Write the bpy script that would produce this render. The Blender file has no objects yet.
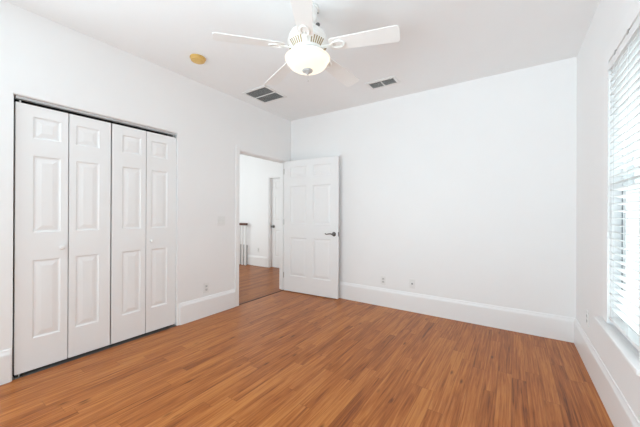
import bpy, bmesh, math, random
from mathutils import Vector, Matrix
random.seed(4)
S = bpy.context.scene
COL = S.collection
PI = math.pi

# ------------------------------------------------------------------ camera
H_EYE = 1.23
yaw, pitch, roll = 0.58945, 0.00073, 0.00429
F = Vector((-math.sin(yaw) * math.cos(pitch), math.cos(yaw) * math.cos(pitch), math.sin(pitch)))
R0 = Vector((math.cos(yaw), math.sin(yaw), 0)); U0 = R0.cross(F)
RV = math.cos(roll) * R0 + math.sin(roll) * U0
UV = -math.sin(roll) * R0 + math.cos(roll) * U0
cd = bpy.data.cameras.new('camera'); cam = bpy.data.objects.new('camera', cd); COL.objects.link(cam)
cam.matrix_world = Matrix(((RV.x, UV.x, -F.x, 0), (RV.y, UV.y, -F.y, 0), (RV.z, UV.z, -F.z, H_EYE), (0, 0, 0, 1)))
cd.sensor_fit = 'HORIZONTAL'; cd.sensor_width = 36; cd.lens = 287.84 / 640 * 36; cd.clip_start = .02
S.camera = cam

# ------------------------------------------------------------------ world, lights, exposure
S.view_settings.view_transform = 'Standard'; S.view_settings.look = 'None'
S.view_settings.exposure = 0.05; S.view_settings.gamma = 1; S.view_settings.use_curve_mapping = False
S.cycles.max_bounces = 14; S.cycles.diffuse_bounces = 10; S.cycles.glossy_bounces = 5
S.cycles.transmission_bounces = 8; S.cycles.transparent_max_bounces = 12
w = bpy.data.worlds.new('daylight'); S.world = w; w.use_nodes = True
w.node_tree.nodes['Background'].inputs[0].default_value = (.83, .965, 1, 1)
w.node_tree.nodes['Background'].inputs[1].default_value = 1.25

def area(name, loc, direction, sx, sy, power, color=(1, 1, 1)):
    l = bpy.data.lights.new(name, 'AREA'); l.shape = 'RECTANGLE'; l.size = sx; l.size_y = sy
    l.energy = power; l.color = color
    o = bpy.data.objects.new(name, l); COL.objects.link(o); o.location = loc
    o.rotation_euler = Vector(direction).to_track_quat('-Z', 'Y').to_euler()
    return o
# added fill lamps behind, at left and in the hall; daylight at side window
FILL_TINT = (.785, .955, 1.045)
area('fill_behind', (-1.3, -2.0, 1.35), (0, 1, .25), 3.0, 2.3, 10, FILL_TINT)
area('fill_behind_up', (-1.3, -2.4, .7), (.12, 1, .5), 3.0, 1.2, 16, FILL_TINT).data.spread = math.radians(78)  # added fill aimed up towards the far ceiling
area('fill_left', (-3.5, -.85, 1.1), (1, .5, .7), 1.2, 1.8, 100, FILL_TINT)  # added fill for the right wall and ceiling
area('daylight_window', (1.1, 2.23, .65), (-1, -.1, .9), 1.3, 1.3, 58, (.80, .955, 1.03))
area('fill_hall', (-5.6, 2.25, 1.5), (0, 1, 0.05), 2.6, 2.0, 29, (.9, .98, 1))  # added lamp, out of view, to brighten the hall

# ------------------------------------------------------------------ materials
def srgb(r, g, b):
    f = lambda c: (c / 255) / 12.92 if c <= 10 else ((c / 255 + .055) / 1.055) ** 2.4
    return (f(r), f(g), f(b), 1)

def mat(name, col, rough=.5, metal=0, spec=.5, bump=0, bscale=200, emit=None, estr=0, var=0.0, vscale=3):
    m = bpy.data.materials.new(name); m.use_nodes = True
    nt = m.node_tree; b = nt.nodes['Principled BSDF']
    b.inputs['Base Color'].default_value = col
    b.inputs['Roughness'].default_value = rough
    b.inputs['Metallic'].default_value = metal
    b.inputs['Specular IOR Level'].default_value = spec
    tc = nt.nodes.new('ShaderNodeTexCoord')
    if bump:
        n = nt.nodes.new('ShaderNodeTexNoise'); n.inputs['Scale'].default_value = bscale; n.inputs['Detail'].default_value = 4
        bp = nt.nodes.new('ShaderNodeBump'); bp.inputs['Strength'].default_value = bump; bp.inputs['Distance'].default_value = .002
        nt.links.new(tc.outputs['Object'], n.inputs['Vector'])
        nt.links.new(n.outputs['Fac'], bp.inputs['Height']); nt.links.new(bp.outputs['Normal'], b.inputs['Normal'])
    if var:
        n = nt.nodes.new('ShaderNodeTexNoise'); n.inputs['Scale'].default_value = vscale; n.inputs['Detail'].default_value = 3
        r = nt.nodes.new('ShaderNodeValToRGB')
        r.color_ramp.elements[0].position = .3; r.color_ramp.elements[1].position = .7
        r.color_ramp.elements[0].color = tuple(c * (1 - var) for c in col[:3]) + (1,)
        r.color_ramp.elements[1].color = tuple(min(1, c * (1 + var)) for c in col[:3]) + (1,)
        nt.links.new(tc.outputs['Object'], n.inputs['Vector'])
        nt.links.new(n.outputs['Fac'], r.inputs['Fac']); nt.links.new(r.outputs['Color'], b.inputs['Base Color'])
    if emit:
        b.inputs['Emission Color'].default_value = emit; b.inputs['Emission Strength'].default_value = estr
    return m

M = {}
M['wall'] = mat('wall_paint', (.89, .89, .89, 1), .55, bump=.06, bscale=160, var=.006)
M['ceiling'] = mat('ceiling_paint', (.905, .92, .925, 1), .7, bump=.08, bscale=120, var=.006)
M['trim'] = mat('trim_paint', (.89, .89, .89, 1), .32, bump=.02, bscale=60)
M['door'] = mat('door_paint', (.87, .87, .87, 1), .38, bump=.03, bscale=90)
M['grey'] = mat('plain_grey', (.42, .42, .42, 1), .6, bump=.05)  # even grey of the low panel behind the balusters
M['dark'] = mat('dark_gap', (.02, .02, .02, 1), .8, bump=.02)
M['closet'] = mat('closet_shade', (.10, .10, .10, 1), .8, bump=.03)  # near-black colour stands in for shade inside the closed closet
M['track'] = mat('track_metal', (.55, .55, .55, 1), .35, .7, bump=.01)
M['nickel'] = mat('brushed_nickel', (.62, .61, .6, 1), .3, 1, bump=.02, bscale=400)
M['satin'] = mat('satin_grey', (.5, .5, .49, 1), .4, bump=.01)
M['pewter'] = mat('aged_pewter', (.16, .155, .15, 1), .32, .9, bump=.02, bscale=300)
M['plastic'] = mat('white_plastic', (.84, .84, .83, 1), .35, bump=.01)
M['plasticgrey'] = mat('outlet_face', (.66, .66, .65, 1), .4, bump=.01)
M['yellow'] = mat('yellowed_plastic', srgb(216, 178, 102), .45, var=.05, vscale=12)
M['ventgrey'] = mat('register_grey', (.62, .62, .61, 1), .55, bump=.02)
M['ventdark'] = mat('duct_dark', (.2, .2, .2, 1), .9, bump=.02)
M['fan'] = mat('fan_white', (.9, .9, .88, 1), .35, bump=.01)
M['blade'] = mat('blade_white', (.9, .9, .885, 1), .45, var=.01, vscale=9)
M['gold'] = mat('vent_slot_brass', (.42, .33, .2, 1), .5, .3, bump=.02)
M['slat'] = mat('blind_white', (.9, .9, .9, 1), .4, bump=.01)
_nt = M['slat'].node_tree; _tr = _nt.nodes.new('ShaderNodeBsdfTranslucent'); _tr.inputs[0].default_value = (.9, .9, .9, 1)
_mx = _nt.nodes.new('ShaderNodeMixShader'); _mx.inputs[0].default_value = .06
_nt.links.new(_nt.nodes['Principled BSDF'].outputs[0], _mx.inputs[1]); _nt.links.new(_tr.outputs[0], _mx.inputs[2])
_nt.links.new(_mx.outputs[0], _nt.nodes['Material Output'].inputs['Surface'])
M['cord'] = mat('blind_cord', (.72, .72, .72, 1), .7, bump=.05)
M['vinyl'] = mat('vinyl_white', (.8, .8, .8, 1), .4, bump=.01)
M['gasket'] = mat('sash_gasket', (.22, .23, .24, 1), .6, bump=.02)  # plain dark grey of the track beside the lower sash
M['rail'] = mat('stained_handrail', srgb(92, 50, 32), .35, var=.25, vscale=14)
M['threshold'] = mat('threshold_brown', srgb(74, 42, 26), .5, var=.15, vscale=20)

# lamp bowl: frosted glass that glows
M['bowl'] = mat('frosted_glass_lit', (.4, .38, .35, 1), .25, emit=(1, .90, .72, 1), estr=.85, var=.01, vscale=20)

def glass():
    m = bpy.data.materials.new('window_glass'); m.use_nodes = True; nt = m.node_tree
    nt.nodes.remove(nt.nodes['Principled BSDF']); out = nt.nodes['Material Output']
    t = nt.nodes.new('ShaderNodeBsdfTransparent'); t.inputs[0].default_value = (.96, .98, .97, 1)
    g = nt.nodes.new('ShaderNodeBsdfGlossy'); g.inputs['Roughness'].default_value = .02
    lw = nt.nodes.new('ShaderNodeLayerWeight'); lw.inputs['Blend'].default_value = .2
    f = nt.nodes.new('ShaderNodeMath'); f.operation = 'MULTIPLY'; f.inputs[1].default_value = .3; nt.links.new(lw.outputs['Facing'], f.inputs[0])
    mx = nt.nodes.new('ShaderNodeMixShader')
    nt.links.new(f.outputs[0], mx.inputs[0]); nt.links.new(t.outputs[0], mx.inputs[1]); nt.links.new(g.outputs[0], mx.inputs[2])
    nt.links.new(mx.outputs[0], out.inputs['Surface'])
    return m
M['glass'] = glass()

def screen():
    m = bpy.data.materials.new('insect_screen'); m.use_nodes = True; nt = m.node_tree
    b = nt.nodes['Principled BSDF']; b.inputs['Base Color'].default_value = (.3, .3, .31, 1); b.inputs['Roughness'].default_value = .7
    tc = nt.nodes.new('ShaderNodeTexCoord'); n = nt.nodes.new('ShaderNodeTexNoise'); n.inputs['Scale'].default_value = 300
    mr = nt.nodes.new('ShaderNodeMapRange'); mr.inputs['To Min'].default_value = .12; mr.inputs['To Max'].default_value = .2
    nt.links.new(tc.outputs['Object'], n.inputs['Vector']); nt.links.new(n.outputs['Fac'], mr.inputs['Value'])
    nt.links.new(mr.outputs['Result'], b.inputs['Alpha'])
    return m
M['screen'] = screen()

def wood_floor(name, ramp, strip=.088, length=.95, rough=.3, tone=1.0, spec=.24):
    m = bpy.data.materials.new(name); m.use_nodes = True
    nt = m.node_tree; L = nt.links.new; b = nt.nodes['Principled BSDF']
    def N(t, **kw):
        n = nt.nodes.new(t)
        for k, v in kw.items(): setattr(n, k, v)
        return n
    def math_(op, a, bb=None):
        n = N('ShaderNodeMath', operation=op)
        for i, v in enumerate((a, bb)):
            if v is None: continue
            if isinstance(v, (int, float)): n.inputs[i].default_value = v
            else: L(v, n.inputs[i])
        return n.outputs[0]
    tc = N('ShaderNodeTexCoord'); sp = N('ShaderNodeSeparateXYZ'); L(tc.outputs['Object'], sp.inputs[0])
    x, y = sp.outputs['X'], sp.outputs['Y']
    s = math_('DIVIDE', x, strip); row = math_('FLOOR', s); fx = math_('FRACT', s)
    wn = N('ShaderNodeTexWhiteNoise', noise_dimensions='1D'); L(row, wn.inputs['W'])
    yy = math_('ADD', math_('DIVIDE', y, length), math_('MULTIPLY', wn.outputs['Value'], 7.3))
    colm = math_('FLOOR', yy); fy = math_('FRACT', yy)
    cb = N('ShaderNodeCombineXYZ'); L(row, cb.inputs[0]); L(colm, cb.inputs[1])
    w2 = N('ShaderNodeTexWhiteNoise', noise_dimensions='2D'); L(cb.outputs[0], w2.inputs['Vector'])
    pid = w2.outputs['Value']
    # long grain
    def stretched(sx, sy, scale, detail, dist, k):
        c = N('ShaderNodeCombineXYZ'); L(math_('ADD', math_('MULTIPLY', x, sx), math_('MULTIPLY', pid, 41.0)), c.inputs[0])
        L(math_('ADD', math_('MULTIPLY', y, sy), math_('MULTIPLY', pid, 17.0)), c.inputs[1]); L(math_('MULTIPLY', pid, k), c.inputs[2])
        n = N('ShaderNodeTexNoise'); n.inputs['Scale'].default_value = scale; n.inputs['Detail'].default_value = detail
        n.inputs['Distortion'].default_value = dist; n.inputs['Roughness'].default_value = .62
        L(c.outputs[0], n.inputs['Vector']); return n.outputs['Fac']
    g1 = stretched(15, .55, 3.0, 6, 1.5, 9.0)      # cathedral bands
    g2 = stretched(52, 1.2, 2.0, 4, .3, 5.0)     # fine streaks
    g3 = stretched(8, .7, 2.2, 3, .8, 3.0)     # broad dark clouds
    v = math_('ADD', math_('MULTIPLY', g1, .66), math_('MULTIPLY', g2, .34))
    v = math_('ADD', v, math_('MULTIPLY', g3, .36))
    v = math_('ADD', v, math_('MULTIPLY', math_('SUBTRACT', pid, .54), .13))
    v = math_('ADD', math_('MULTIPLY', math_('SUBTRACT', v, .60), 1.35), .60)
    r = N('ShaderNodeValToRGB'); cr = r.color_ramp
    while len(cr.elements) < len(ramp): cr.elements.new(.5)
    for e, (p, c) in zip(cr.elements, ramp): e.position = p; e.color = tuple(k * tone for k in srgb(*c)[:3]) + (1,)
    L(v, r.inputs['Fac'])
    # knots
    kc = N('ShaderNodeCombineXYZ'); L(math_('MULTIPLY', x, 11.0), kc.inputs[0]); L(math_('MULTIPLY', y, 3.2), kc.inputs[1])
    vo = N('ShaderNodeTexVoronoi'); vo.inputs['Scale'].default_value = 1.0; L(kc.outputs[0], vo.inputs['Vector'])
    kmr = N('ShaderNodeMapRange'); kmr.inputs['From Min'].default_value = .03; kmr.inputs['From Max'].default_value = .15
    kmr.inputs['To Min'].default_value = .75; kmr.inputs['To Max'].default_value = 0; L(vo.outputs['Distance'], kmr.inputs['Value'])
    sel = math_('GREATER_THAN', N_sep(nt, vo.outputs['Color'], L), .40)
    kf = math_('MULTIPLY', kmr.outputs['Result'], sel)
    mx = N('ShaderNodeMix', data_type='RGBA'); L(kf, mx.inputs['Factor']); L(r.outputs['Color'], mx.inputs['A']); mx.inputs['B'].default_value = srgb(70, 34, 18)
    # seams
    ex = math_('MULTIPLY', math_('MINIMUM', fx, math_('SUBTRACT', 1, fx)), strip)
    ey = math_('MULTIPLY', math_('MINIMUM', fy, math_('SUBTRACT', 1, fy)), length)
    e = math_('MINIMUM', ex, ey)
    sm = N('ShaderNodeMapRange'); sm.inputs['From Min'].default_value = .0004; sm.inputs['From Max'].default_value = .0030
    sm.inputs['To Min'].default_value = .3; sm.inputs['To Max'].default_value = 0; L(e, sm.inputs['Value'])
    m2 = N('ShaderNodeMix', data_type='RGBA'); L(sm.outputs['Result'], m2.inputs['Factor']); L(mx.outputs['Result'], m2.inputs['A']); m2.inputs['B'].default_value = srgb(60, 30, 16)
    L(m2.outputs['Result'], b.inputs['Base Color'])
    b.inputs['Roughness'].default_value = rough; b.inputs['Specular IOR Level'].default_value = spec
    bp = N('ShaderNodeBump'); bp.inputs['Strength'].default_value = .12; bp.inputs['Distance'].default_value = .0015
    L(v, bp.inputs['Height']); L(bp.outputs['Normal'], b.inputs['Normal'])
    return m
def N_sep(nt, sock, L):
    s = nt.nodes.new('ShaderNodeSeparateColor'); L(sock, s.inputs[0]); return s.outputs[0]
RAMP = [(.30, (64, 30, 14)), (.43, (108, 57, 25)), (.55, (145, 81, 36)), (.68, (168, 98, 45)), (.88, (192, 124, 64))]
M['floor'] = wood_floor('laminate_floor', RAMP)
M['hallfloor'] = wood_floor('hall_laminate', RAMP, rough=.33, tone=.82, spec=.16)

# ------------------------------------------------------------------ mesh helpers
def obj(name, bm, m, parent=None, smooth=False, loc=None):
    me = bpy.data.meshes.new(name)
    bmesh.ops.recalc_face_normals(bm, faces=bm.faces[:])
    bm.to_mesh(me); bm.free()
    for mm in (m if isinstance(m, (list, tuple)) else [m]): me.materials.append(mm)
    if smooth:
        for p in me.polygons: p.use_smooth = True
        try: me.set_sharp_from_angle(angle=math.radians(38))
        except Exception: pass
    o = bpy.data.objects.new(name, me); COL.objects.link(o)
    if parent: o.parent = parent
    if loc: o.location = loc
    return o
def tag(o, label, cat, group=None, kind=None):
    o['label'] = label; o['category'] = cat
    if group: o['group'] = group
    if kind: o['kind'] = kind
    return o
def empty(name, loc, label, cat, group=None, kind=None, rotz=0):
    o = bpy.data.objects.new(name, None); COL.objects.link(o); o.empty_display_size = .1
    o.location = loc; o.rotation_euler = (0, 0, rotz)
    return tag(o, label, cat, group, kind)
def add_box(bm, x0, x1, y0, y1, z0, z1, bev=0, mi=0, mx=None):
    r = bmesh.ops.create_cube(bm, size=1)
    vs = r['verts']
    for v in vs:
        v.co = Vector(((x0 + x1) / 2 + v.co.x * (x1 - x0), (y0 + y1) / 2 + v.co.y * (y1 - y0), (z0 + z1) / 2 + v.co.z * (z1 - z0)))
    fs = {f for v in vs for f in v.link_faces}
    for f in fs: f.material_index = mi
    if bev:
        es = list({e for v in vs for e in v.link_edges})
        rb = bmesh.ops.bevel(bm, geom=es, offset=bev, segments=2, affect='EDGES', profile=.5)
        vs = list({v for f in rb['faces'] for v in f.verts} | {v for v in vs if v.is_valid})
        for f in rb['faces']: f.material_index = mi
    if mx is not None: bmesh.ops.transform(bm, matrix=mx, verts=vs)
    return vs
def box(*a, **k):
    bm = bmesh.new(); add_box(bm, *a, **k); return bm
def add_lathe(bm, prof, c=(0, 0, 0), seg=40, mi=0, axis='Z'):
    rings = []
    for r, z in prof:
        if r < 1e-6: rings.append([bm.verts.new((0, 0, z))])
        else: rings.append([bm.verts.new((r * math.cos(2 * PI * i / seg), r * math.sin(2 * PI * i / seg), z)) for i in range(seg)])
    for A, B in zip(rings, rings[1:]):
        for i in range(seg):
            j = (i + 1) % seg
            if len(A) == 1 and len(B) == 1: continue
            if len(A) == 1: f = bm.faces.new((A[0], B[i], B[j]))
            elif len(B) == 1: f = bm.faces.new((A[i], B[0], A[j]))
            else: f = bm.faces.new((A[i], B[i], B[j], A[j]))
            f.material_index = mi
    for ring, d in ((rings[0], 1), (rings[-1], 1)):
        if len(ring) > 1: bm.faces.new(ring).material_index = mi
    vs = [v for r in rings for v in r]
    if axis == 'X': rot = Matrix.Rotation(PI / 2, 4, 'Y')
    elif axis == 'Y': rot = Matrix.Rotation(-PI / 2, 4, 'X')
    else: rot = Matrix.Identity(4)
    bmesh.ops.transform(bm, matrix=Matrix.Translation(Vector(c)) @ rot, verts=vs)
    return vs
def lathe(prof, **k):
    bm = bmesh.new(); add_lathe(bm, prof, **k); return bm
def add_tube(bm, pts, rad, seg=10, mi=0):
    pts = [Vector(p) for p in pts]; rings = []
    n = len(pts); rads = rad if isinstance(rad, (list, tuple)) else [rad] * n
    up = None
    for i, p in enumerate(pts):
        t = (pts[min(i + 1, n - 1)] - pts[max(i - 1, 0)]).normalized()
        if up is None:
            up = Vector((0, 0, 1)) if abs(t.z) < .9 else Vector((1, 0, 0))
        a = t.cross(up).normalized(); bb = a.cross(t).normalized(); up = bb
        rings.append([bm.verts.new(p + rads[i] * (math.cos(2 * PI * k / seg) * a + math.sin(2 * PI * k / seg) * bb)) for k in range(seg)])
    for A, B in zip(rings, rings[1:]):
        for k in range(seg):
            bm.faces.new((A[k], A[(k + 1) % seg], B[(k + 1) % seg], B[k])).material_index = mi
    bm.faces.new(rings[0]).material_index = mi; bm.faces.new(rings[-1]).material_index = mi
def tube(*a, **k):
    bm = bmesh.new(); add_tube(bm, *a, **k); return bm

def wall_mesh(u0, u1, z0, z1, holes, plane, d0, d1, round_holes=(), bullnose=0):
    """A wall slab with rectangular holes. plane 'X': u is Y, room face at X=d0, outer face at X=d1."""
    us = sorted({u0, u1} | {h[0] for h in holes} | {h[1] for h in holes})
    zs = sorted({z0, z1} | {h[2] for h in holes} | {h[3] for h in holes})
    us = [u for u in us if u0 <= u <= u1]; zs = [z for z in zs if z0 <= z <= z1]
    bm = bmesh.new(); V = {}
    def vert(i, j, k):
        if (i, j, k) not in V:
            d = (d0, d1)[k]
            V[i, j, k] = bm.verts.new((d, us[i], zs[j]) if plane == 'X' else (us[i], d, zs[j]))
        return V[i, j, k]
    def solid(i, j):
        if not (0 <= i < len(us) - 1 and 0 <= j < len(zs) - 1): return False
        cu, cz = (us[i] + us[i + 1]) / 2, (zs[j] + zs[j + 1]) / 2
        return not any(h[0] < cu < h[1] and h[2] < cz < h[3] for h in holes)
    for i in range(len(us) - 1):
        for j in range(len(zs) - 1):
            if not solid(i, j): continue
            for k in (0, 1):
                bm.faces.new((vert(i, j, k), vert(i + 1, j, k), vert(i + 1, j + 1, k), vert(i, j + 1, k)))
            for (di, dj, a, b) in ((-1, 0, (i, j), (i, j + 1)), (1, 0, (i + 1, j), (i + 1, j + 1)), (0, -1, (i, j), (i + 1, j)), (0, 1, (i, j + 1), (i + 1, j + 1))):
                if not solid(i + di, j + dj):
                    bm.faces.new((vert(*a, 0), vert(*b, 0), vert(*b, 1), vert(*a, 1)))
    if bullnose:
        es = []
        for e in bm.edges:
            c = [(v.co.x if plane == 'X' else v.co.y) for v in e.verts]
            if not all(abs(x - d0) < 1e-6 for x in c): continue
            pts = [((v.co.y if plane == 'X' else v.co.x), v.co.z) for v in e.verts]
            for h in round_holes:
                if all(h[0] - 1e-6 <= p[0] <= h[1] + 1e-6 and p[1] <= h[3] + 1e-6 and p[1] >= h[2] - 1e-6 for p in pts):
                    (pa, pb) = pts
                    if (abs(pa[0] - pb[0]) < 1e-6 and min(abs(pa[0] - h[0]), abs(pa[0] - h[1])) < 1e-6) or (abs(pa[1] - h[3]) < 1e-6 and abs(pb[1] - h[3]) < 1e-6):
                        es.append(e)
        bmesh.ops.bevel(bm, geom=es, offset=bullnose, segments=4, affect='EDGES', profile=.5)
    return bm

# ------------------------------------------------------------------ the setting
XL, XR, YB, YN, HC = -3.039, .5110, 3.672, -1.7, 2.753
WT = .12
CL0, CL1, CLZ = .503, 1.747, 2.100       # closet opening
DR0, DR1, DRZ = 2.585, 3.560, 2.075       # hall door rough opening
WN0, WN1, WZ0, WZ1 = 1.955, 2.502, .551, 2.190
closet_hole = (CL0, CL1, -1, CLZ); door_hole = (DR0, DR1, -1, DRZ)
def struct(name, bm, m, label, cat, **k):
    return tag(obj(name, bm, m, **k), label, cat, kind='structure')

struct('floor', box(XL, XR + WT, YN - WT, YB + WT, -.1, 0), M['floor'], 'glossy warm brown wood plank laminate floor of the bedroom', 'floor')
struct('ceiling', box(XL - WT, XR + WT, YN - WT, YB + WT, HC, HC + .1), M['ceiling'], 'flat white bedroom ceiling above the fan', 'ceiling')
struct('wall_left', wall_mesh(YN - WT, YB + WT, 0, HC, [closet_hole, door_hole, (-1.45, -.25, .35, 2.4)], 'X', XL, XL - WT, [closet_hole], .012), M['wall'],  # third opening is added for the left fill lamp
       'white wall on the left with the closet and the open doorway', 'wall')
struct('wall_far', wall_mesh(XL, XR, 0, HC, [], 'Y', YB, YB + WT), M['wall'], 'long plain white wall facing the camera behind the open door', 'wall')
struct('wall_right', wall_mesh(YN - WT, YB + WT, 0, HC, [(WN0, WN1, WZ0, WZ1)], 'X', XR, XR + WT), M['wall'], 'white wall on the right holding the window with blinds', 'wall')
struct('wall_near', wall_mesh(XL, XR, 0, HC, [(-2.95, .3, .12, 2.55)], 'Y', YN, YN - WT), M['wall'], 'white wall behind the camera with a wide opening added for fill light', 'wall')

# baseboards : flat board with a sloped cap, optional rounded ends
BT, BH, CAP = .017, .2, .036
def base_run(bm, p0, p1, nrm, round0=False, round1=False):
    p0, p1, nrm = Vector((*p0, 0)), Vector((*p1, 0)), Vector((*nrm, 0))
    L_ = (p1 - p0).length; d = (p1 - p0) / L_
    st = [(0, 1.0), (L_, 1.0)]
    def rnd(): return [(BT * (1 - math.cos(a)), max(.05, math.sin(a))) for a in [PI / 2 * k / 6 for k in range(0, 7)]]
    A = rnd() if round0 else [(0, 1.0)]
    B = [(L_ - s, t) for s, t in reversed(rnd())] if round1 else [(L_, 1.0)]
    prof = [(0, 0), (1, 0), (1, .92), (1.0, 1.0), (.92, 1.03), (.62, 1.07), (.42, 1.12), (.34, 1.17), (.1, 1.18), (0, 1.18)]
    rings = []
    for s, t in A + B:
        rings.append([bm.verts.new(p0 + d * s + nrm * (BT * a * t) + Vector((0, 0, BH * z))) for a, z in prof])
    n = len(prof)
    for P, Q in zip(rings, rings[1:]):
        for k in range(n): bm.faces.new((P[k], P[(k + 1) % n], Q[(k + 1) % n], Q[k]))
    bm.faces.new(rings[0]); bm.faces.new(rings[-1])
bm = bmesh.new()
base_run(bm, (XL, YN), (XL, CL0 - .001), (1, 0), round1=True)
base_run(bm, (XL, CL1 + .022), (XL, 2.527), (1, 0), round0=True)
struct('baseboard_left', bm, M['trim'], 'tall white baseboard along the left wall beside the closet', 'baseboard', smooth=True)
bm = bmesh.new(); base_run(bm, (XL, YB), (XR, YB), (0, -1))
struct('baseboard_far', bm, M['trim'], 'tall white baseboard along the wall behind the open door', 'baseboard', smooth=True)
bm = bmesh.new(); base_run(bm, (XR, YB - .004), (XR, YN), (-1, 0))
struct('baseboard_right', bm, M['trim'], 'tall white baseboard under the window', 'baseboard', smooth=True)

# closet interior
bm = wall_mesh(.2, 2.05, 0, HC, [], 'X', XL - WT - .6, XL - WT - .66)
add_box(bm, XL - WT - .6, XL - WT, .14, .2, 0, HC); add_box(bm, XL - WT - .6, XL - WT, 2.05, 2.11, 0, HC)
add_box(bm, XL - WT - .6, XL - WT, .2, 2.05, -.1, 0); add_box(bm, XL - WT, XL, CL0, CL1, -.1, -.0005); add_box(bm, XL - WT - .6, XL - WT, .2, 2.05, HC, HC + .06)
struct('wall_closet', bm, M['closet'], 'closet interior coloured dark for its shade behind the white bifold doors', 'wall')

# ---- hall beyond the doorway
HX0, HY0, HYW = -7.4, 2.12, 4.81
HDX0, HDX1, HDZ = -4.615, -3.80, 2.05
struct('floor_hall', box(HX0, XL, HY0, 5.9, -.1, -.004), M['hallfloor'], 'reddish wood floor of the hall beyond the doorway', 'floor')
struct('ceiling_hall', box(HX0, XL - WT, HY0, 5.9, HC, HC + .1), M['ceiling'], 'white ceiling of the hall beyond the doorway', 'ceiling')
struct('wall_hall', wall_mesh(HX0, XL - WT, 0, HC, [(HDX0, HDX1, -1, HDZ)], 'Y', HYW, HYW + WT), M['wall'], 'white hall wall seen through the doorway, with an outlet', 'wall')
bm = box(HX0 - .1, HX0, HY0, 5.9, -.1, HC); add_box(bm, XL - WT, XL, 3.78, 5.9, 0, HC)
add_box(bm, HX0, -6.9, HY0 - .1, HY0, 0, HC); add_box(bm, -4.3, XL - WT, HY0 - .1, HY0, 0, HC); add_box(bm, -6.9, -4.3, HY0 - .1, HY0, 2.5, HC); add_box(bm, -6.9, -4.3, HY0 - .1, HY0, 0, .5)
struct('wall_hall_near', bm, M['wall'], 'white side walls of the hall out of view past the doorway', 'wall')
struct('wall_grey_panel', box(HX0, -5.32, HYW - .045, HYW - .0005, -.004, .47), M['grey'], 'low grey panel behind the white balusters', 'wall')
bm = bmesh.new(); base_run(bm, (-5.29, HYW), (HDX0 - .06, HYW), (0, -1)); base_run(bm, (HDX1 + .06, HYW), (XL - WT, HYW), (0, -1))
struct('baseboard_hall', bm, M['trim'], 'tall white baseboard of the hall wall beyond the doorway', 'baseboard', smooth=True)

# hall doorway: casing and jamb lining, closed door set back in it
bm = bmesh.new()
for x0, x1 in ((HDX0 - .055, HDX0 + .002), (HDX1 - .002, HDX1 + .055)): add_box(bm, x0, x1, HYW - .016, HYW, 0, HDZ + .055, bev=.003)
add_box(bm, HDX0 + .002, HDX1 - .002, HYW - .016, HYW, HDZ - .002, HDZ + .055, bev=.003)
add_box(bm, HDX0, HDX0 + .018, HYW, HYW + WT, 0, HDZ); add_box(bm, HDX1 - .018, HDX1, HYW, HYW + WT, 0, HDZ); add_box(bm, HDX0 + .018, HDX1 - .018, HYW, HYW + WT, HDZ - .018, HDZ)
struct('trim_1', bm, M['trim'], 'white casing around the hall door', 'trim')

# ------------------------------------------------------------------ panel doors
PZ = [(.245, .845), (1.06, 1.65), (1.785, 1.95)]
def panel_slab(W, Hh, T, xr, zr, mx=None):
    """Moulded slab: x 0..W, y 0..T, z 0..Hh, raised panels on both faces."""
    bm = bmesh.new()
    xs = sorted({0, W} | {v for r in xr for v in r}); zs = sorted({0, Hh} | {v for r in zr for v in r})
    for side in (0, 1):
        y = 0 if side == 0 else T; sg = 1 if side == 0 else -1
        for i in range(len(xs) - 1):
            for j in range(len(zs) - 1):
                x0, x1, z0, z1 = xs[i], xs[i + 1], zs[j], zs[j + 1]
                if (x0, x1) in xr and (z0, z1) in zr:
                    prev = None
                    for ins, dep in ((0, 0), (.003, .0045), (.010, .0082), (.019, .0082), (.046, .0025), (.050, .0018)):
                        ring = [bm.verts.new((a, y + sg * dep, c)) for a, c in ((x0 + ins, z0 + ins), (x1 - ins, z0 + ins), (x1 - ins, z1 - ins), (x0 + ins, z1 - ins))]
                        if prev:
                            for k in range(4): bm.faces.new((prev[k], prev[(k + 1) % 4], ring[(k + 1) % 4], ring[k]))
                        prev = ring
                    bm.faces.new(prev)
                else:
                    bm.faces.new([bm.verts.new(p) for p in ((x0, y, z0), (x1, y, z0), (x1, y, z1), (x0, y, z1))])
    for x in (0, W): bm.faces.new([bm.verts.new(p) for p in ((x, 0, 0), (x, T, 0), (x, T, Hh), (x, 0, Hh))])
    for z in (0, Hh): bm.faces.new([bm.verts.new(p) for p in ((0, 0, z), (W, 0, z), (W, T, z), (0, T, z))])
    bmesh.ops.remove_doubles(bm, verts=bm.verts[:], dist=1e-5)
    return bm

# open six-panel door
DW, DH, DT = .950, 2.045, .036
hx, hy = -3.020, 3.492
ang = math.atan2(3.560 - 3.492, -2.078 + 3.020)
door = struct('door_1', panel_slab(DW, DH, DT, [(.116, .418), (.532, .834)], PZ), M['door'],
              'open white six-panel door with a lever handle standing against the far wall', 'door')
door.location = (hx, hy, .012); door.rotation_euler = (0, 0, ang)
bm = bmesh.new()
add_lathe(bm, [(0, 0), (.031, 0), (.033, .004), (.030, .010), (.020, .013), (.012, .018), (.011, .045), (.014, .05), (.013, .06), (0, .062)], c=(DW - .062, 0, .925), seg=24, axis='Y')
for v in bm.verts: v.co.y = -v.co.y
add_tube(bm, [(DW - .062, -.052, .925), (DW - .085, -.054, .930), (DW - .110, -.056, .931), (DW - .135, -.056, .926), (DW - .158, -.055, .921), (DW - .172, -.054, .927), (DW - .180, -.054, .936)],
         [.0105, .0095, .0085, .008, .0075, .007, .006], seg=10)
hnd = obj('lever_handle', bm, M['pewter'], door, smooth=True); hnd['label'] = 'dark pewter lever handle'
bm = bmesh.new(); add_lathe(bm, [(0, 0), (.031, 0), (.030, .010), (.012, .018), (.011, .03), (0, .031)], c=(DW - .062, DT, .925), seg=24, axis='Y')
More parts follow.
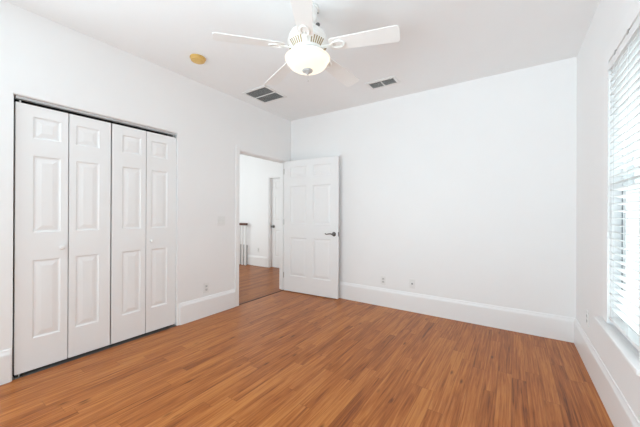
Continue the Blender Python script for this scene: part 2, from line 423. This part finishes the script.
add_tube(bm, [(DW - .062, DT + .026, .925), (DW - .11, DT + .028, .93), (DW - .17, DT + .027, .925)], .007, seg=8)
obj('lever_handle', bm, M['pewter'], door, smooth=True)
lp = obj('latch_plate', box(DW - .0005, DW + .0015, .006, .030, .895, .955, bev=.0004), M['pewter'], door); lp['label'] = 'dark metal latch plate'
for hz in (.20, 1.04, 1.84):
    bm = bmesh.new(); add_lathe(bm, [(0, 0), (.0065, 0), (.0065, .088), (0, .088)], c=(-.008, -.004, hz), seg=12)
    add_box(bm, -.008, .0, -.0055, .001, hz, hz + .088)
    obj('hinge', bm, M['nickel'], door, smooth=True)

# doorway frame: jamb lining, stops, casing on the room side
bm = bmesh.new()
JT = .018
add_box(bm, XL - WT, XL, DR0, DR0 + JT, 0, DRZ); add_box(bm, XL - WT, XL, DR1 - JT, DR1, 0, DRZ); add_box(bm, XL - WT, XL, DR0 + JT, DR1 - JT, DRZ - JT, DRZ)
sx0, sx1 = XL - .085, XL - .04
add_box(bm, sx0, sx1, DR0 + JT, DR0 + JT + .011, 0, DRZ - JT); add_box(bm, sx0, sx1, DR1 - JT - .011, DR1 - JT, 0, DRZ - JT); add_box(bm, sx0, sx1, DR0 + JT + .011, DR1 - JT - .011, DRZ - JT - .011, DRZ - JT)
CW, CT = .058, .016
for xa, xb in ((XL, XL + CT), (XL - WT - CT, XL - WT)):
    add_box(bm, xa, xb, DR0 - CW + .004, DR0 + .006, 0, DRZ + CW, bev=.004)
    add_box(bm, xa, xb, DR1 - .006, DR1 + CW - .004, 0, DRZ + CW, bev=.004)
    add_box(bm, xa, xb, DR0 + .006, DR1 - .006, DRZ - .006, DRZ + CW, bev=.004)
struct('trim_2', bm, M['trim'], 'white jamb and narrow casing of the open doorway', 'trim')
struct('trim_3', box(XL - .030, XL - .012, DR0 + JT, DR1 - JT, -.006, .003, bev=.001), M['threshold'], 'thin dark brown threshold strip across the doorway floor', 'trim')

# hall door (closed, set back in its casing)
hd = struct('door_4', panel_slab(HDX1 - HDX0 - .042, 2.02, .036, [(.1, .335), (.435, .67)], PZ), M['door'], 'white closed door with a dark knob on the hall wall', 'door')
hd.location = (HDX0 + .021, HYW + .075, .006)
bm = bmesh.new()
add_lathe(bm, [(0, 0), (.032, 0), (.03, .008), (.012, .014), (.011, .03), (.022, .036), (.029, .05), (.026, .064), (0, .07)], c=(.055, 0, .93), seg=20, axis='Y')
for v in bm.verts: v.co.y = -v.co.y
kb = obj('door_knob', bm, M['pewter'], hd, smooth=True); kb['label'] = 'dark round door knob'

# bifold closet doors
LW, LH, LT = .3045, 2.030, .030
def bifold(name, y_outer, sgn, label, knob_outer, pivot_label):
    """A folding pair: y_outer is the jamb side, sgn the direction in Y to the middle; leaves hung under the track."""
    e = empty(name, (XL - .022, y_outer, .022), label, 'closet door', kind='structure')
    xr_far = [(.095, LW - .046)]                      # wide stile at the jamb / meeting side
    fold = math.radians(.7)
    for k in range(2):
        xr = [(.095, LW - .046)] if k == 0 else [(.046, LW - .095)]
        if sgn < 0: xr = [(LW - b, LW - a) for a, b in xr]
        leaf = obj('door_panel', panel_slab(LW, LH, LT, xr, [(a - .005, b - .005) for a, b in PZ]), M['door'], e)
        # local slab x -> world +Y ; slab front (y=0) -> world +X
        start = .002 + k * (LW + .0068)
        y0 = start if sgn > 0 else -(start + LW)
        leaf.matrix_local = Matrix.Translation((0, y0, 0)) @ Matrix(((0, -1, 0, 0), (1, 0, 0, 0), (0, 0, 1, 0), (0, 0, 0, 1)))
        if (k == 0) == knob_outer:
            kx = LW - .042 if (sgn > 0) == (k == 0) else .042
            bm = bmesh.new(); add_lathe(bm, [(0, 0), (.010, 0), (.009, .012), (.017, .020), (.0185, .028), (.014, .034), (0, .036)], c=(kx, 0, .925), seg=20, axis='Y')
            for v in bm.verts: v.co.y = -v.co.y
            obj('knob', bm, M['plastic'], leaf, smooth=True)
        if k == 0:
            ya = .028 if sgn > 0 else -.028
            pin = bmesh.new(); add_lathe(pin, [(0, LH), (.006, LH), (.006, LH + .02), (0, LH + .02)], c=(-.015, ya, 0), seg=10); add_lathe(pin, [(0, -.019), (.005, -.019), (.005, 0), (0, 0)], c=(-.015, ya, 0), seg=10)
            obj('pivot_pin', pin, M['nickel'], e)
            pb = bmesh.new(); ys = sorted((ya * -.2, ya * 2.2)); add_box(pb, -.03, .004, ys[0], ys[1], -.0215, -.018); add_box(pb, -.03, .004, ys[0], ys[0] + .002, -.0215, -.006)
            obj('pivot_bracket', pb, M['nickel'], e)
    return e
bifold('door_2', CL0 + .012, 1, 'left folding pair of white panelled closet doors', True, '')
bifold('door_3', CL1 - .004, -1, 'right folding pair of white panelled closet doors', True, '')
bm = bmesh.new()
add_box(bm, XL - .056, XL - .020, CL0 + .014, CL1 - .014, CLZ - .004, CLZ, 0); add_box(bm, XL - .022, XL - .020, CL0 + .014, CL1 - .014, CLZ - .022, CLZ - .004); add_box(bm, XL - .056, XL - .054, CL0 + .014, CL1 - .014, CLZ - .022, CLZ - .004)
tag(obj('door_track', bm, M['track']), 'grey metal sliding track above the white closet doors', 'door track')

# ------------------------------------------------------------------ window
win = empty('window_1', (XR + .06, (WN0 + WN1) / 2, WZ0), 'narrow double-hung window behind the blinds on the right wall', 'window', kind='structure')
def wobj(name, bm, m, **k):
    for v in bm.verts: v.co -= Vector(win.location)
    return obj(name, bm, m, win, **k)
xf0, xf1 = XR + .048, XR + .115
bm = bmesh.new()
add_box(bm, xf0, xf1, WN0, WN0 + .022, WZ0, WZ1); add_box(bm, xf0, xf1, WN1 - .022, WN1, WZ0, WZ1)
add_box(bm, xf0, xf1, WN0 + .022, WN1 - .022, WZ0, WZ0 + .03); add_box(bm, xf0, xf1, WN0 + .022, WN1 - .022, WZ1 - .03, WZ1)
wobj('window_frame', bm, M['vinyl'])
MID = 1.385
bm = bmesh.new()
for y0, y1 in ((WN0 + .004, WN0 + .018), (WN1 - .018, WN1 - .004)): add_box(bm, xf0 - .002, xf0, y0, y1, WZ0 + .03, MID)
st = wobj('sash_track', bm, M['gasket']); st['label'] = 'dark grey track beside the lower sash'
def sash(xa, xb, z0, z1, name):
    y0, y1 = WN0 + .0225, WN1 - .0225; q = .034
    bm = bmesh.new()
    add_box(bm, xa, xb, y0, y0 + q, z0, z1); add_box(bm, xa, xb, y1 - q, y1, z0, z1)
    add_box(bm, xa, xb, y0 + q, y1 - q, z0, z0 + q); add_box(bm, xa, xb, y0 + q, y1 - q, z1 - q, z1)
    s = wobj(name, bm, M['vinyl'])
    g = bmesh.new(); xm = (xa + xb) / 2
    add_box(g, xm - .003, xm + .003, y0 + q, y1 - q, z0 + q, z1 - q)
    for v in g.verts: v.co -= Vector(win.location)
    obj('pane', g, M['glass'], s)
sash(XR + .088, XR + .112, MID - .02, WZ1 - .031, 'upper_sash')
sash(XR + .052, XR + .076, WZ0 + .031, MID + .015, 'lower_sash')
wobj('insect_screen', box(XR + .1125, XR + .1135, WN0 + .023, WN1 - .023, WZ0 + .031, MID), M['screen'])
# stool with rounded nose
bm2 = bmesh.new(); add_box(bm2, XR - .056, XR - .0002, WN0 - .125, WN1 + .150, WZ0 - .030, WZ0 - .001, bev=.007); add_box(bm2, XR - .004, XR + .048, WN0 + .0005, WN1 - .0005, WZ0 - .001, WZ0 + .001)
wobj('window_sill', bm2, M['trim'], smooth=True)
# casing on the wall around the window
bm = bmesh.new(); WC = .10
add_box(bm, XR - .017, XR - .0002, WN1, WN1 + WC, WZ0, WZ1 + WC, bev=.004); add_box(bm, XR - .017, XR - .0002, WN0 - WC, WN0, WZ0, WZ1 + WC, bev=.004)
add_box(bm, XR - .017, XR - .0002, WN0, WN1, WZ1, WZ1 + WC, bev=.004)
struct('trim_4', bm, M['trim'], 'flat white casing around the window on the right wall', 'trim')

# frames for two added, unseen windows around the fill light openings
def added_window(name, plane, d, u0, u1, z0, z1, s_, label):
    bm = bmesh.new()
    def b(ua, ub, za, zb, da, db):
        x = sorted((d + s_ * da, d + s_ * db))
        if plane == 'X': add_box(bm, x[0], x[1], ua, ub, za, zb)
        else: add_box(bm, ua, ub, x[0], x[1], za, zb)
    for ua, ub in ((u0 - .09, u0), (u1, u1 + .09)): b(ua, ub, z0 - .09, z1 + .09, 0, .017)
    b(u0, u1, z1, z1 + .09, 0, .017); b(u0, u1, z0 - .09, z0, 0, .017)
    for ua, ub in ((u0, u0 + .04), (u1 - .04, u1)): b(ua, ub, z0, z1, -.10, -.05)
    b(u0 + .04, u1 - .04, z0, z0 + .04, -.10, -.05); b(u0 + .04, u1 - .04, z1 - .04, z1, -.10, -.05)
    struct(name, bm, M['trim'], label, 'window')
added_window('added_window_left', 'X', XL, -1.45, -.25, .35, 2.4, 1, 'white window frame added for fill light on the left wall nearer than the closet')
added_window('added_window_behind', 'Y', YN, -2.95, .3, .12, 2.55, 1, 'wide white window frame added for fill light behind the camera')

# blind
bx = XR + .016
bl = empty('window_blind', (bx, (WN0 + WN1) / 2, WZ1), 'white horizontal slat blind hanging in the window', 'window blind')
by0, by1 = WN0 + .004, WN1 - .004
def bobj(name, bm, m, parent=None, **k):
    for v in bm.verts: v.co -= Vector(bl.location)
    return obj(name, bm, m, parent or bl, **k)
bobj('headrail', box(bx - .024, bx + .024, by0, by1, WZ1 - .058, WZ1 - .012, bev=.002), M['slat'])
bobj('valance', box(bx - .032, bx - .025, by0 - .004, by1 + .004, WZ1 - .060, WZ1 - .012, bev=.002), M['slat'])
for k, yb in enumerate((2.35, 2.122)):
    bm = bmesh.new(); add_box(bm, bx - .032, bx + .02, yb - .011, yb + .011, WZ1 - .012, WZ1 - .0005); add_box(bm, bx - .036, bx - .0325, yb - .010, yb + .010, WZ1 - .022, WZ1 - .0005)
    c = bobj('bracket', bm, M['nickel']); c['label'] = 'small grey metal bracket'
bm = bmesh.new(); zb = WZ0 + .055; pitch_ = .0428; z = WZ1 - .082; zs_ = []
while z > zb + .03:
    tilt = math.radians(9 if z < 1.405 else -6)   # the two halves hang at slightly different tilts
    mx = Matrix.Translation((bx, 0, z)) @ Matrix.Rotation(tilt, 4, 'Y')
    add_box(bm, -.0252, .0252, by0, by1, -.0016, .0016, mx=mx); zs_.append(z); z -= pitch_
bobj('slats', bm, M['slat'])
bobj('bottom_rail', box(bx - .025, bx + .025, by0, by1, WZ0 + .028, WZ0 + .046, bev=.003), M['slat'])
for yb in (2.40, 2.146):
    bm = bmesh.new()
    for dx in (-.027, .027): add_tube(bm, [(bx + dx, yb, WZ1 - .058), (bx + dx, yb, WZ0 + .04)], .0013, seg=6)
    bobj('ladder_cord', bm, M['cord'])
bobj('tilt_cord', tube([(bx - .034, by1 - .012, WZ1 - .05), (bx - .034, by1 - .012, 1.12)], .0012, seg=6), M['cord'])
bm = bmesh.new(); add_lathe(bm, [(0, 0), (.005, .004), (.0065, .018), (.003, .032), (0, .034)], c=(bx - .034, by1 - .012, 1.09), seg=12)
bobj('cord_tassel', bm, M['slat'], smooth=True)

# ------------------------------------------------------------------ ceiling fan
FC = Vector((-1.2696, 1.7232, 0)); ZB = 2.44
fan = empty('ceiling_fan', (FC.x, FC.y, HC), 'white five-blade ceiling fan with a lit frosted glass bowl', 'ceiling fan')
def fobj(name, bm, m, parent=None, **k):
    for v in bm.verts: v.co.z -= HC
    return obj(name, bm, m, parent or fan, **k)
fobj('canopy', lathe([(0, HC - .0005), (.082, HC - .0005), (.082, HC - .012), (.074, HC - .016), (.072, HC - .06), (.062, HC - .085), (.05, HC - .10), (0, HC - .10)]), M['fan'], smooth=True)
for a in (0.05, 2.2, 4.3):
    q = RV * math.cos(a) - Vector((F.x, F.y, 0)) * math.sin(a)
    bm = bmesh.new(); bmesh.ops.create_uvsphere(bm, u_segments=10, v_segments=6, radius=.006)
    for v in bm.verts: v.co += Vector((q.x * .074, q.y * .074, HC - .035))
    sc = fobj('screw', bm, M['pewter'], smooth=True)
fobj('neck', lathe([(.048, HC - .095), (.048, HC - .14), (.066, HC - .15), (.066, 2.585), (.048, 2.58)]), M['fan'], smooth=True)
fobj('motor_housing', lathe([(0, 2.595), (.075, 2.592), (.105, 2.580), (.128, 2.560), (.139, 2.540), (.141, 2.515), (.136, 2.506), (.148, 2.502), (.153, 2.494), (.150, 2.488), (.108, 2.434), (.09, 2.428), (0, 2.428)], seg=56), M['fan'], smooth=True)
# vent slots in the underside ring, in five groups between the blade arms
A0 = .2434
for g in range(5):
    for k in range(6):
        vm = bmesh.new()
        a = A0 + (g + .5) * 2 * PI / 5 + (k - 2.5) * .135
        r0, z0, r1, z1 = .1125, 2.4395, .1465, 2.4835
        mid = Vector(((r0 + r1) / 2, 0, (z0 + z1) / 2)); sl = math.atan2(z1 - z0, r1 - r0)
        mx = Matrix.Rotation(a, 4, 'Z') @ Matrix.Translation(mid) @ Matrix.Rotation(-sl, 4, 'Y')
        add_box(vm, -.024, .024, -.0042, .0042, -.0028, .0028, mx=mx)
        vs = fobj('vent_slot', vm, M['gold']); vs['label'] = 'brass-toned slot in the motor housing'
q = RV * .62 - Vector((F.x, F.y, 0)) * .78
bm = bmesh.new(); bmesh.ops.create_uvsphere(bm, u_segments=14, v_segments=8, radius=.017)
for v in bm.verts: v.co = Vector((v.co.x, v.co.y, v.co.z * .7)) + Vector((q.x * .122, q.y * .122, 2.572))
rk = fobj('reverse_switch', bm, M['pewter'], smooth=True); rk['label'] = 'dark oval knob on the housing'
fobj('light_fitter', lathe([(.05, 2.432), (.085, 2.432), (.09, 2.424), (.125, 2.412), (.150, 2.396), (.152, 2.388), (.146, 2.384), (.05, 2.384)], seg=56), M['fan'], smooth=True)
bowl = fobj('glass_bowl', lathe([(.152, 2.385), (.163, 2.384), (.1675, 2.380), (.1665, 2.374), (.159, 2.370), (.156, 2.363), (.149, 2.347), (.134, 2.326), (.110, 2.310), (.080, 2.300), (.04, 2.295), (0, 2.294)], seg=56), M['bowl'], smooth=True)
fobj('finial', lathe([(0, 2.300), (.036, 2.299), (.040, 2.293), (.037, 2.286), (.026, 2.280), (.012, 2.276), (.010, 2.268), (.005, 2.262), (0, 2.261)], seg=24), M['satin'], bowl, smooth=True)
pc = bmesh.new(); add_tube(pc, [(.006, 0, 2.262), (.006, 0, 2.225)], .0012, seg=6); add_lathe(pc, [(0, 2.225), (.003, 2.222), (.004, 2.212), (0, 2.208)], c=(.006, 0, 0), seg=10)
fobj('pull_chain', pc, M['nickel'], smooth=True)

def blade_bm():
    """Blade along +X with rounded outer corners; local z=0 is the blade plane."""
    bm = bmesh.new(); pts = []
    r0, r1, w0, w1, cr = .175, .662, .054, .070, .024
    for k in range(7):
        a = -PI / 2 + (PI / 2) * k / 6; pts.append((r1 - cr + cr * math.cos(a), -w1 + cr + cr * math.sin(a)))
    for k in range(7):
        a = (PI / 2) * k / 6; pts.append((r1 - cr + cr * math.cos(a), w1 - cr + cr * math.sin(a)))
    for k in range(5):
        a = PI / 2 + (PI / 2) * k / 4; pts.append((r0 + .02 + .02 * math.cos(a), w0 - .02 + .02 * math.sin(a)))
    for k in range(5):
        a = PI + (PI / 2) * k / 4; pts.append((r0 + .02 + .02 * math.cos(a), -w0 + .02 + .02 * math.sin(a)))
    lo = [bm.verts.new((x, y, -.003)) for x, y in pts]; hi = [bm.verts.new((x, y, .003)) for x, y in pts]
    bm.faces.new(lo); bm.faces.new(hi); n = len(pts)
    for k in range(n): bm.faces.new((lo[k], lo[(k + 1) % n], hi[(k + 1) % n], hi[k]))
    return bm
def iron_bm():
    """Blade arm: a strap from the housing and an open loop screwed to the underside of the blade."""
    bm = bmesh.new()
    add_box(bm, .105, .20, -.014, .014, -.011, -.0035, bev=.002)
    loop = [(.235 + .048 * math.cos(t), .030 * math.sin(t), -.008) for t in [2 * PI * k / 28 for k in range(29)]]
    add_tube(bm, loop, .0062, seg=8)
    for x, y in ((.212, .0), (.268, .014), (.268, -.014)): add_lathe(bm, [(0, -.0115), (.005, -.0105), (.006, -.0035), (0, -.0035)], c=(x, y, 0), seg=10)
    return bm
b_first = fobj('blade', blade_bm(), M['blade']); bi = obj('blade_iron', iron_bm(), M['fan'], b_first, smooth=True)
for v in b_first.data.vertices: v.co.z += HC
def set_blade(o, k):
    a = A0 + k * 2 * PI / 5
    o.matrix_local = Matrix.Translation((0, 0, ZB + .018 - HC)) @ Matrix.Rotation(a, 4, 'Z') @ Matrix.Rotation(math.radians(2.2), 4, 'Y') @ Matrix.Rotation(math.radians(-11.5), 4, 'X')
set_blade(b_first, 0)
for k in range(1, 5):
    o = b_first.copy(); COL.objects.link(o); o.parent = fan; set_blade(o, k)
    c = bi.copy(); COL.objects.link(c); c.parent = o

# ------------------------------------------------------------------ ceiling fittings
def register(name, cx, cy, lx, ly, split, label, slatdir, mslat):
    e = empty(name, (cx, cy, HC), label, 'ceiling vent')
    fr = .030; bm = bmesh.new(); hx_, hy_ = lx / 2, ly / 2
    for a in ((-hx_ - fr, -hx_, -hy_ - fr, hy_ + fr), (hx_, hx_ + fr, -hy_ - fr, hy_ + fr), (-hx_, hx_, -hy_ - fr, -hy_), (-hx_, hx_, hy_, hy_ + fr)):
        add_box(bm, *a, -.010, -.0003, bev=.002)
    if split == 'Y': add_box(bm, -hx_, hx_, -.007, .007, -.010, -.0003)
    else: add_box(bm, -.007, .007, -hy_, hy_, -.010, -.0003)
    obj('frame', bm, M['plastic'], e)
    obj('duct_backing', box(-hx_, hx_, -hy_, hy_, -.0016, -.0003), M['ventdark'], e)
    bm = bmesh.new(); L_ = ly if slatdir == 'X' else lx; n = int(L_ / .0125)
    for k in range(n):
        t = -L_ / 2 + (k + .5) * L_ / n
        if abs(t) < .009 and ((split == 'Y') == (slatdir == 'X')): continue
        if slatdir == 'X': mx = Matrix.Translation((0, t, -.0055)) @ Matrix.Rotation(math.radians(38), 4, 'X'); add_box(bm, -hx_, hx_, -.005, .005, -.0005, .0005, mx=mx)
        else: mx = Matrix.Translation((t, 0, -.0055)) @ Matrix.Rotation(math.radians(38), 4, 'Y'); add_box(bm, -.005, .005, -hy_, hy_, -.0005, .0005, mx=mx)
    lv = obj('louvers', bm, mslat, e); lv['label'] = 'dark grey louvers'
    return e
register('ceiling_vent', -2.645, 2.672, .345, .350, 'Y', 'square dark grey ceiling vent to the left of the fan', 'X', M['ventgrey'])
register('ceiling_vent', -1.257, 3.180, .290, .138, 'X', 'small narrow grey ceiling vent to the right of the fan', 'X', M['ventgrey'])

sd = empty('smoke_detector', (-2.57, 1.676, HC), 'round yellowed smoke detector on the ceiling above the closet', 'smoke detector')
obj('base_ring', lathe([(0, -.0003), (.073, -.0003), (.073, -.009), (0, -.009)]), M['yellow'], sd, smooth=True)
obj('cover', lathe([(.0, -.009), (.066, -.009), (.066, -.024), (.061, -.032), (.046, -.034), (.044, -.038), (.030, -.041), (0, -.042)]), M['yellow'], sd, smooth=True)

# ------------------------------------------------------------------ wall plates
def plate(name, loc, rotz, label, cat, w_, h_, kind):
    """Plate lies in local XZ, facing local -Y."""
    e = empty(name, loc, label, cat, rotz=rotz)
    obj('cover_plate', box(-w_ / 2, w_ / 2, -.006, -.0003, -h_ / 2, h_ / 2, bev=.002), M['plastic'], e)
    if kind == 'outlet':
        for dz in (.020, -.020):
            bm = bmesh.new(); add_box(bm, -.0165, .0165, -.008, -.006, dz - .0135, dz + .0135, bev=.0008)
            r = obj('receptacle', bm, M['plasticgrey'], e)
            bm = bmesh.new()
            for dx in (-.006, .006): add_box(bm, dx - .0014, dx + .0014, -.0084, -.008, dz - .003, dz + .006)
            add_lathe(bm, [(0, 0), (.0025, 0), (.0025, .0004), (0, .0004)], c=(0, -.0084, dz - .008), seg=10, axis='Y')
            obj('slot', bm, M['dark'], r)
        obj('screw', lathe([(0, 0), (.003, 0), (.0025, .001), (0, .001)], c=(0, -.0072, 0), seg=10, axis='Y'), M['nickel'], e)
    elif kind == 'switch':
        for dx in (-.023, .023):
            t = obj('toggle', box(dx - .005, dx + .005, -.017, -.006, -.004, .014, bev=.001), M['plastic'], e)
            s = obj('screw', lathe([(0, 0), (.003, 0), (.0025, .001), (0, .001)], c=(dx, -.0072, .03), seg=10, axis='Y'), M['nickel'], e)
            s2 = obj('screw', lathe([(0, 0), (.003, 0), (.0025, .001), (0, .001)], c=(dx, -.0072, -.03), seg=10, axis='Y'), M['nickel'], e)
    elif kind == 'coax':
        obj('jack', lathe([(0, 0), (.0095, 0), (.0095, -.003), (.0065, -.003), (.0065, -.012), (0, -.012)], c=(0, -.006, 0), seg=16, axis='Y'), M['pewter'], e, smooth=True)
        for dz in (.042, -.042): obj('screw', lathe([(0, 0), (.003, 0), (.0025, .001), (0, .001)], c=(0, -.0072, dz), seg=10, axis='Y'), M['nickel'], e)
    return e
plate('light_switch', (XL, 2.312, 1.132), PI / 2, 'white double light switch beside the open doorway', 'light switch', .116, .116, 'switch')
plate('power_outlet', (XL, 2.103, .340), PI / 2, 'white power outlet low on the wall between closet and doorway', 'power outlet', .072, .116, 'outlet')
plate('power_outlet', (-1.432, YB, .345), 0, 'white power outlet on the far wall nearer the open door', 'power outlet', .072, .116, 'outlet')
plate('cable_outlet', (-1.049, YB, .352), 0, 'white cable plate with a dark jack on the far wall', 'cable outlet', .072, .116, 'coax')
plate('power_outlet', (XR, 3.15, .390), -PI / 2, 'white power outlet on the right wall near the window sill', 'power outlet', .072, .116, 'outlet')
plate('power_outlet', (-4.945, HYW, .375), 0, 'white power outlet on the hall wall seen through the doorway', 'power outlet', .072, .116, 'outlet')

# ------------------------------------------------------------------ hall railing
rl = empty('stair_railing', (-5.27, 4.70, 0), 'white hall balusters under a dark brown handrail seen through the doorway', 'railing')
bm = bmesh.new(); add_box(bm, -1.8, .045, -.032, .032, .945, 1.0, bev=.012)
hr = obj('handrail', bm, M['rail'], rl, smooth=True); hr['label'] = 'dark brown wooden handrail'
bm = bmesh.new(); add_box(bm, -.018, .018, -.018, .018, 0, .945, bev=.004)
obj('newel_post', bm, M['trim'], rl)
bal = bmesh.new(); add_box(bal, -.016, .016, -.016, .016, 0, .945, bev=.003)
b0 = obj('baluster', bal, M['trim'], rl, loc=(-.105, 0, 0))
for k in range(1, 17):
    o = b0.copy(); COL.objects.link(o); o.parent = rl; o.location = (-.105 * (k + 1), 0, 0)
